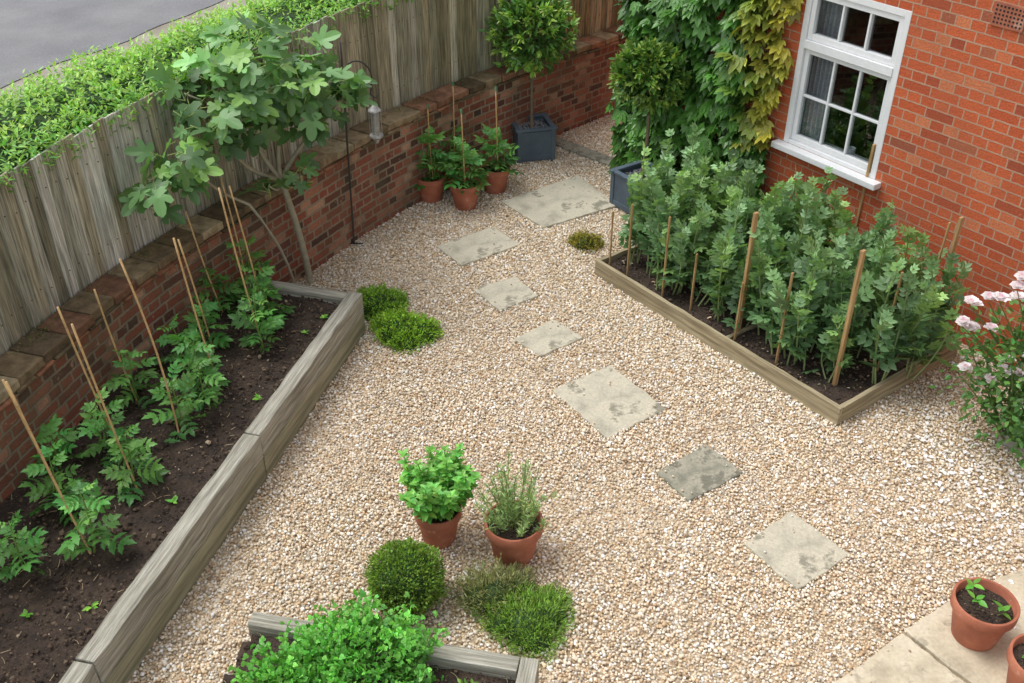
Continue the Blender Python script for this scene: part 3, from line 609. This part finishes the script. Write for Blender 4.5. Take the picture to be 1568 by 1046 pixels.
def fig():
    e=empty('fig_tree');m=MB();bark=srgb(160,154,132)
    base=(-1.64,6.96,0);fork=(-1.72,6.80,1.0)
    m.tube(stem_curve(base,fork,7,.015),np.linspace(.03,.024,7),bark,8)
    s2=stem_curve((-1.72,6.80,.02),(-1.90,6.5,.95),7,.02);m.tube(s2,np.linspace(.013,.011,7),bark,8)
    m.tube(stem_curve((-1.90,6.5,.95),(-2.08,6.15,1.32),7,.03),np.linspace(.012,.010,7),bark,8)
    mids=[(-1.95,6.45,1.42),(-1.88,6.68,1.6),(-1.66,6.75,1.5),(-1.42,6.92,1.4)]
    for c in mids: m.tube(stem_curve(fork,c,8,.03),np.linspace(.02,.013,8),bark,7)
    mids.append((-2.08,6.15,1.32))
    hubs=[((-2.20,6.02,1.46),.18,16),((-2.32,5.86,1.36),.15,13),((-2.02,6.3,1.64),.2,20),((-2.02,6.6,1.86),.23,22),((-1.84,6.9,1.98),.22,20),((-1.75,6.6,1.84),.24,28),((-1.62,6.8,1.74),.23,26),((-1.42,6.95,1.70),.22,20),((-1.25,7.05,1.55),.17,15),((-1.5,6.75,1.56),.19,20),((-1.88,6.45,1.62),.2,20),((-1.56,6.72,1.08),.10,8),((-1.52,7.15,1.82),.19,13),((-1.14,7.2,1.60),.11,7),((-1.76,6.58,1.06),.08,4),((-2.2,6.45,1.8),.15,10),((-1.7,6.65,1.6),.2,16)]
    for c,r,n in hubs:
        c=np.array(c);st=min(mids+[fork],key=lambda q:np.linalg.norm(np.array(q)-c));m.tube(stem_curve(st,c,8,.03),np.linspace(.012,.006,8),bark,6)
        for k in range(3):
            d=rng.normal(0,.6,3);d[2]=abs(d[2]);m.tube(stem_curve(c-(0,0,.05),c+d*r*.8,5,.01),.005,srgb(130,150,90),5)
    m.make('trunk_and_limbs',M_cane,e,True)
    m=MB()
    for c,r,n in hubs:
        n=int(n*1.35);d=norm(rng.normal(size=(n,3))+[0,0,.25]);pos=np.array(c)+d*r*(U(.35,1,n)**.6)[:,None]
        az=np.arctan2(d[:,1],d[:,0])+rng.normal(0,.5,n);el=rng.normal(-.2,.4,n)
        nn=norm(np.array([.05,-.4,1.0])+rng.normal(0,.5,(n,3)));dd=azel(az,el)
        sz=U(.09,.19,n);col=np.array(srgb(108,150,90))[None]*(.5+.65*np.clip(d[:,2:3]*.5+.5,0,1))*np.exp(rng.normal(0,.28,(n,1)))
        yl=rng.random(n)<.2;col[yl]*=np.array([1.5,1.35,.95])
        m.add(FIG,basis(dd,nn),sz,pos,col)
        for p,q in zip(pos,dd): m.tube([p-q*.07-np.array([0,0,.02]),p+q*.01],.0025,srgb(160,180,100),4)
    m.make('leaves',M_leaf,e)
fig()
e=empty('shepherds_crook_with_lantern');m=MB()
m.tube([(-1.37,7.61,-.02),(-1.345,7.61,.9),(-1.325,7.61,1.5),(-1.32,7.61,1.78)],.008,(.03,.03,.03),8)
arc=[(-1.325,7.61,1.5)]+[(-1.21+.11*math.cos(a),7.61,1.5+.13*math.sin(a)) for a in np.linspace(math.pi,-.3,12)]+[(-1.12,7.61,1.36),(-1.08,7.61,1.33),(-1.06,7.61,1.37)]
m.tube(arc,.006,(.03,.03,.03),6);m.tube([(-1.45,7.61,.02),(-1.29,7.61,.02)],.006,(.03,.03,.03),6);m.tube([(-1.10,7.61,1.34),(-1.10,7.61,1.27)],.002,(.03,.03,.03),5);m.make('crook',M_iron,e,True)
v,f=lathe([(.001,1.29),(.012,1.275),(.05,1.235),(.055,1.225),(.035,1.222),(.034,1.03),(.055,1.025),(.058,1.01),(.03,.985),(.012,.95),(.001,.945)],20)
me=bpy.data.meshes.new('lantern');me.from_pydata([(x-1.10,y+7.61,z) for x,y,z in v],[],f);me.materials.append(M_galv);link(bpy.data.objects.new('lantern',me),e)
m=MB()
for a in np.arange(0,6.28,1.047): m.tube([(-1.10+.048*math.cos(a),7.61+.048*math.sin(a),1.02),(-1.10+.048*math.cos(a),7.61+.048*math.sin(a),1.23)],.003,(.3,.3,.3),4)
m.make('lantern_bars',M_galv,e)
def rose():
    e=empty('rose_bush',(3.26,4.93,0));m=MB()
    for k in range(30):
        a=U(0,6.28);r=U(.15,.55);h=U(.45,1.15);c=stem_curve((.05*math.cos(a),.05*math.sin(a),0),(r*math.cos(a),r*math.sin(a),h),8,.05);m.tube(c,np.linspace(.008,.003,8),srgb(102,120,66),5)
        n=30;f=U(.2,1,n);leaves(m,LEAF,at(c,f)+rng.normal(0,.03,(n,3)),U(0,6.28,n),rng.normal(.1,.4,n),U(.045,.07,n),lcol(srgb(84,128,62)*.95,n,.25))
    bush(m,(0,0,.6),(.45,.45,.5),1900,LEAF,(.035,.06),srgb(84,128,60),.3,.1,.4);m.make('stems_and_leaves',M_leaf,e)
    m=MB();P=ovate(.95,(0,.3,.7,1),(0,.8,1,0),.28,-.25)
    F=[(2.74,5,.88),(2.72,5,1.05),(2.81,5,.57),(3.02,4.95,.66),(2.89,5,1.08),(2.98,5,1.22),(3.08,4.9,.6),(2.78,5.02,.86),(3.05,5.1,1.02),(3.15,4.8,.42),(2.86,4.95,.9),(3.3,4.8,1.2),(3.5,4.7,.9),(2.70,4.98,.92),(2.76,5.03,1.02),(3.0,4.9,.62),(2.96,4.98,1.17),(2.85,5.05,1.05),(2.93,4.9,.55),(3.1,4.85,.75)]
    for p in F:
        q=np.array(p)-np.array([3.26,4.93,0])
        if np.linalg.norm(q[:2])>.3: m.tube([q*np.array([.5,.5,.7]),q-(0,0,.02)],.003,srgb(102,120,66),4)
        for ring,(n,el,s) in enumerate(((7,.1,.054),(6,.5,.048),(5,.9,.04),(4,1.25,.03))):
            az=np.arange(n)*6.283/n+ring+U(0,.5);leaves(m,P,np.tile(q,(n,1)),az,np.full(n,el)+U(-.2,.2,n),np.full(n,s)*U(.8,1.1),lcol(srgb(252,246,246) if ring<2 else srgb(250,228,232),n,.03,.01),.15)
    m.make('flowers',M_petal,e)
rose()
o=boxes('rose_bed_edging',[((0,0,.05),(.6,.04,.12)),((.3,.3,.05),(.04,.56,.12))],M_sleeper,None,.004);o.location=(3.33,4.72,0);o.rotation_euler=(0,0,-.95)
m=MB();N=420;x=rng.normal(2.85,.38,N);y=rng.normal(4.5,.5,N);k=(x<3.5)&(y<5.3);x,y=x[k],y[k];N=len(x)
m.add(ovate(.9,(0,.4,.8,1),(0,.9,.9,0),.2,.1),basis(azel(U(0,6.28,N),rng.normal(0,.2,N)),np.array([0,0,1.])+rng.normal(0,.25,(N,3))),U(.018,.036,N),np.column_stack([x,y,U(.018,.03,N)]),lcol(srgb(252,248,248),N,.04,.01));m.make('fallen_petals',M_petal)

# ------------------------------------------------------------ house
ANG=math.radians(125.5);HS=empty('brick_house',(3.44,5.99,0),ANG)
X0,X1,ZT=-4.5,3.72,4.9;wx0,wx1,wz0,wz1=1.17,2.08,.94,2.20;DP=6.0
def house():
    v=[];f=[];uv=[]
    def q(pts,ax):
        o=len(v)
        for p in pts: v.append(p)
        f.append((o,o+1,o+2,o+3));uv.extend([(p[ax],p[2]) for p in pts])
    def fr(a,b,c,d): q([(a,0,c),(b,0,c),(b,0,d),(a,0,d)],0)
    fr(X0,wx0,0,ZT);fr(wx1,X1,0,ZT);fr(wx0,wx1,0,wz0);fr(wx0,wx1,wz1,ZT)
    for x in (wx0,wx1): q([(x,0,wz0),(x,-.12,wz0),(x,-.12,wz1),(x,0,wz1)],1)
    q([(wx0,0,wz1),(wx1,0,wz1),(wx1,-.12,wz1),(wx0,-.12,wz1)],0);q([(wx0,0,wz0),(wx1,0,wz0),(wx1,-.12,wz0),(wx0,-.12,wz0)],0)
    q([(X1,0,0),(X1,-DP,0),(X1,-DP,ZT),(X1,0,ZT)],1);q([(X0,0,0),(X0,-DP,0),(X0,-DP,ZT),(X0,0,ZT)],1);q([(X0,-DP,0),(X1,-DP,0),(X1,-DP,ZT),(X0,-DP,ZT)],0)
    me=bpy.data.meshes.new('walls');me.from_pydata(v,[],f);l=me.uv_layers.new(name='UVMap');l.data.foreach_set('uv',np.array(uv,np.float32).ravel());me.materials.append(M_house)
    link(bpy.data.objects.new('walls',me),HS)
    e=.25;zr=ZT-.05;rv=[(X0-e,e,zr),(X1+e,e,zr),(X1+e,-DP-e,zr),(X0-e,-DP-e,zr),(X0-e,-DP/2,zr+2.4),(X1+e,-DP/2,zr+2.4)]
    me=bpy.data.meshes.new('roof');me.from_pydata(rv,[],[(0,1,5,4),(2,3,4,5),(0,4,3),(1,2,5),(0,3,2,1)]);me.materials.append(M_roof);link(bpy.data.objects.new('roof',me),HS)
    it=[];W=wx1-wx0;cx=(wx0+wx1)/2;fw=.05
    def bx(a,b,c,d,y0,y1): it.append((((a+b)/2,(y0+y1)/2,(c+d)/2),(b-a,y1-y0,d-c)))
    bx(wx0,wx0+fw,wz0,wz1,-.09,.004);bx(wx1-fw,wx1,wz0,wz1,-.09,.004);bx(wx0+fw,wx1-fw,wz1-fw,wz1,-.088,.002);bx(wx0+fw,wx1-fw,wz0,wz0+.03,-.088,.002)
    zm=1.755;bx(wx0+fw,wx1-fw,zm-.03,zm+.035,-.086,.012)
    def sash(a,b,c,d,y0,y1,rows,cols,sw=.042,gb=.018):
        bx(a,a+sw,c,d,y0,y1);bx(b-sw,b,c,d,y0,y1);bx(a+sw,b-sw,d-sw,d,y0,y1-.001);bx(a+sw,b-sw,c,c+sw*1.1,y0,y1-.001)
        for i in range(1,cols):
            x=a+sw+(b-a-2*sw)*i/cols;bx(x-gb/2,x+gb/2,c+sw*1.1,d-sw,y0+.005,y1-.006)
        for j in range(1,rows):
            z=c+sw*1.1+(d-c-2.1*sw)*j/rows;bx(a+sw,b-sw,z-gb/2,z+gb/2,y0+.007,y1-.008)
    sash(wx0+fw+.002,wx1-fw-.002,wz0+.032,zm-.032,-.07,-.02,2,3);sash(wx0+fw+.002,wx1-fw-.002,zm+.037,wz1-fw-.002,-.06,-.01,1,3)
    w=empty('sash_window');w.parent=HS
    boxes('frame',it,M_white,w,.003)
    boxes('sill',[((cx,.022,wz0-.028),(W+.12,.12,.05))],M_white,w,.006)
    boxes('glass',[((cx,-.045,(wz0+wz1)/2),(W-.12,.003,wz1-wz0-.1))],M_glass,w,0)
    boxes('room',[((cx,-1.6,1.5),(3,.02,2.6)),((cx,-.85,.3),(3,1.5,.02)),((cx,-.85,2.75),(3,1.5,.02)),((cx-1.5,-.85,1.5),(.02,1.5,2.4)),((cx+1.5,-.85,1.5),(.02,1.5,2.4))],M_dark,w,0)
    boxes('inner_sill',[((cx,-.17,wz0+.0),(W+.1,.15,.02))],M_white,w,.002)
    m=MB()
    for a,b in ((wx1-.27,wx1-.02),(wx0+.0,wx0+.06)):
        n=50;v=[];f=[]
        for i in range(n+1):
            t=i/n;x=a+(b-a)*t;yy=-.16+.02*math.sin(t*abs(b-a)*150);v+=[(x,yy,wz0+.02),(x,yy,2.3)]
            if i: f.append((2*i-2,2*i,2*i+1,2*i-1))
        m.raw(v,f,(1,1,1))
    m.make('curtains',M_curtain,w,True)
    v,f=lathe([(.001,0),(.032,0),(.034,.09),(.03,.09),(.028,.01)],24);me=bpy.data.meshes.new('mug');me.from_pydata([(x+1.52,y-.13,z+wz0+.011) for x,y,z in v],[],f);me.materials.append(M_white);link(bpy.data.objects.new('mug',me),w)
    boxes('air_brick',[((.48,.004,2.33),(.225,.014,.15))],M_terra,HS,.002)
    ho=[((.48-.09+i*.026,.012,2.28+j*.026),(.012,.004,.012)) for i in range(8) for j in range(5)];boxes('air_brick_holes',ho,M_dark,HS,0)
    boxes('gutter',[(((X0+X1)/2,.2,ZT-.0),(X1-X0,.1,.08))],M_white,HS,.02)
house()
def creeper():
    m=MB();N=2000;s=U(2.14,3.95,N);z=U(0.02,3.0,N);edge=2.2+.18*np.array([mnoise.noise(Vector((0,q*2.3,3))) for q in z])+np.clip(z-1.2,0,1)*-.05
    k=s>edge;s,z=s[k],z[k];N=len(s)
    bulge=.17+.2*np.array([mnoise.noise(Vector((a*2.2,b*2.0,5))) for a,b in zip(s,z)]);bulge*=np.clip((s-edge[k])/.25,.3,1)
    y=bulge*U(.3,1.3,N)+.02
    ca,sa=math.cos(ANG),math.sin(ANG);W=lambda a,b,c:np.column_stack([3.44+a*ca-b*sa,5.99+a*sa+b*ca,c])
    az=ANG+math.pi/2+rng.normal(0,.6,N);el=rng.normal(-.65,.35,N)
    d=azel(az,el);n=azel(az,el+1.4)+rng.normal(0,.22,(N,3))
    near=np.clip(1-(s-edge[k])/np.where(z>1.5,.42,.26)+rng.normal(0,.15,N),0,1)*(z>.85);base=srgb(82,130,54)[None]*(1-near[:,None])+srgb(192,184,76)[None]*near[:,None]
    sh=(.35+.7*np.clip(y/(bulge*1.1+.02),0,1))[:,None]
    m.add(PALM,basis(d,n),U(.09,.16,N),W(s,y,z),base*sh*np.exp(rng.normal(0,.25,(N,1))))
    M=500;y2=U(-.35,.1,M);z2=U(0,3,M);s2=3.78+U(0,.22,M);az=ANG+rng.normal(0,.6,M);el=rng.normal(-.7,.3,M)
    m.add(PALM,basis(azel(az,el),azel(az,el+1.4)),U(.08,.13,M),W(s2,y2,z2),lcol(srgb(76,120,50)*.9,M,.25))
    m.make('leaves',M_gloss,E)
    m=MB()
    for k in range(26):
        a=U(2.3,3.6);pts=[W(np.array([a+.15*math.sin(i*.7+k)+.02*i]),np.array([.02+.03*math.sin(i+k)]),np.array([i*.3]))[0] for i in range(10)];m.tube(pts,.006,srgb(90,70,50),5)
    m.make('stems',M_cane,E,True)
E=empty('virginia_creeper');creeper()

# ------------------------------------------------------------ camera, light
cam=bpy.data.cameras.new('camera');cam.lens=35;cam.sensor_width=36;cam.clip_end=1000;co=bpy.data.objects.new('camera',cam);link(co)
co.location=(0,0,4.2);co.rotation_euler=(math.radians(90-34.4),0,0);scene.camera=co
sel,srot=math.radians(64),math.radians(-70)
w=bpy.data.worlds.new('World');scene.world=w;w.use_nodes=True;nt=w.node_tree;sky=nt.nodes.new('ShaderNodeTexSky');sky.sky_type='NISHITA';sky.sun_disc=False
sky.sun_elevation=sel;sky.sun_rotation=srot;sky.air_density=1.0;sky.dust_density=2
hs=nt.nodes.new('ShaderNodeHueSaturation');hs.inputs['Saturation'].default_value=.22;hs.inputs['Value'].default_value=1.7;nt.links.new(sky.outputs[0],hs.inputs['Color']);nt.links.new(hs.outputs[0],nt.nodes['Background'].inputs[0])
nt.nodes['Background'].inputs[1].default_value=.15
sl=bpy.data.lights.new('sun','SUN');sl.energy=1.9;sl.angle=math.radians(35);sl.color=(1,.985,.95);so=bpy.data.objects.new('sun',sl);link(so)
d=Vector((math.sin(srot)*math.cos(sel),math.cos(srot)*math.cos(sel),math.sin(sel)));so.rotation_euler=d.to_track_quat('Z','Y').to_euler()
scene.view_settings.view_transform='Standard';scene.view_settings.look='None'
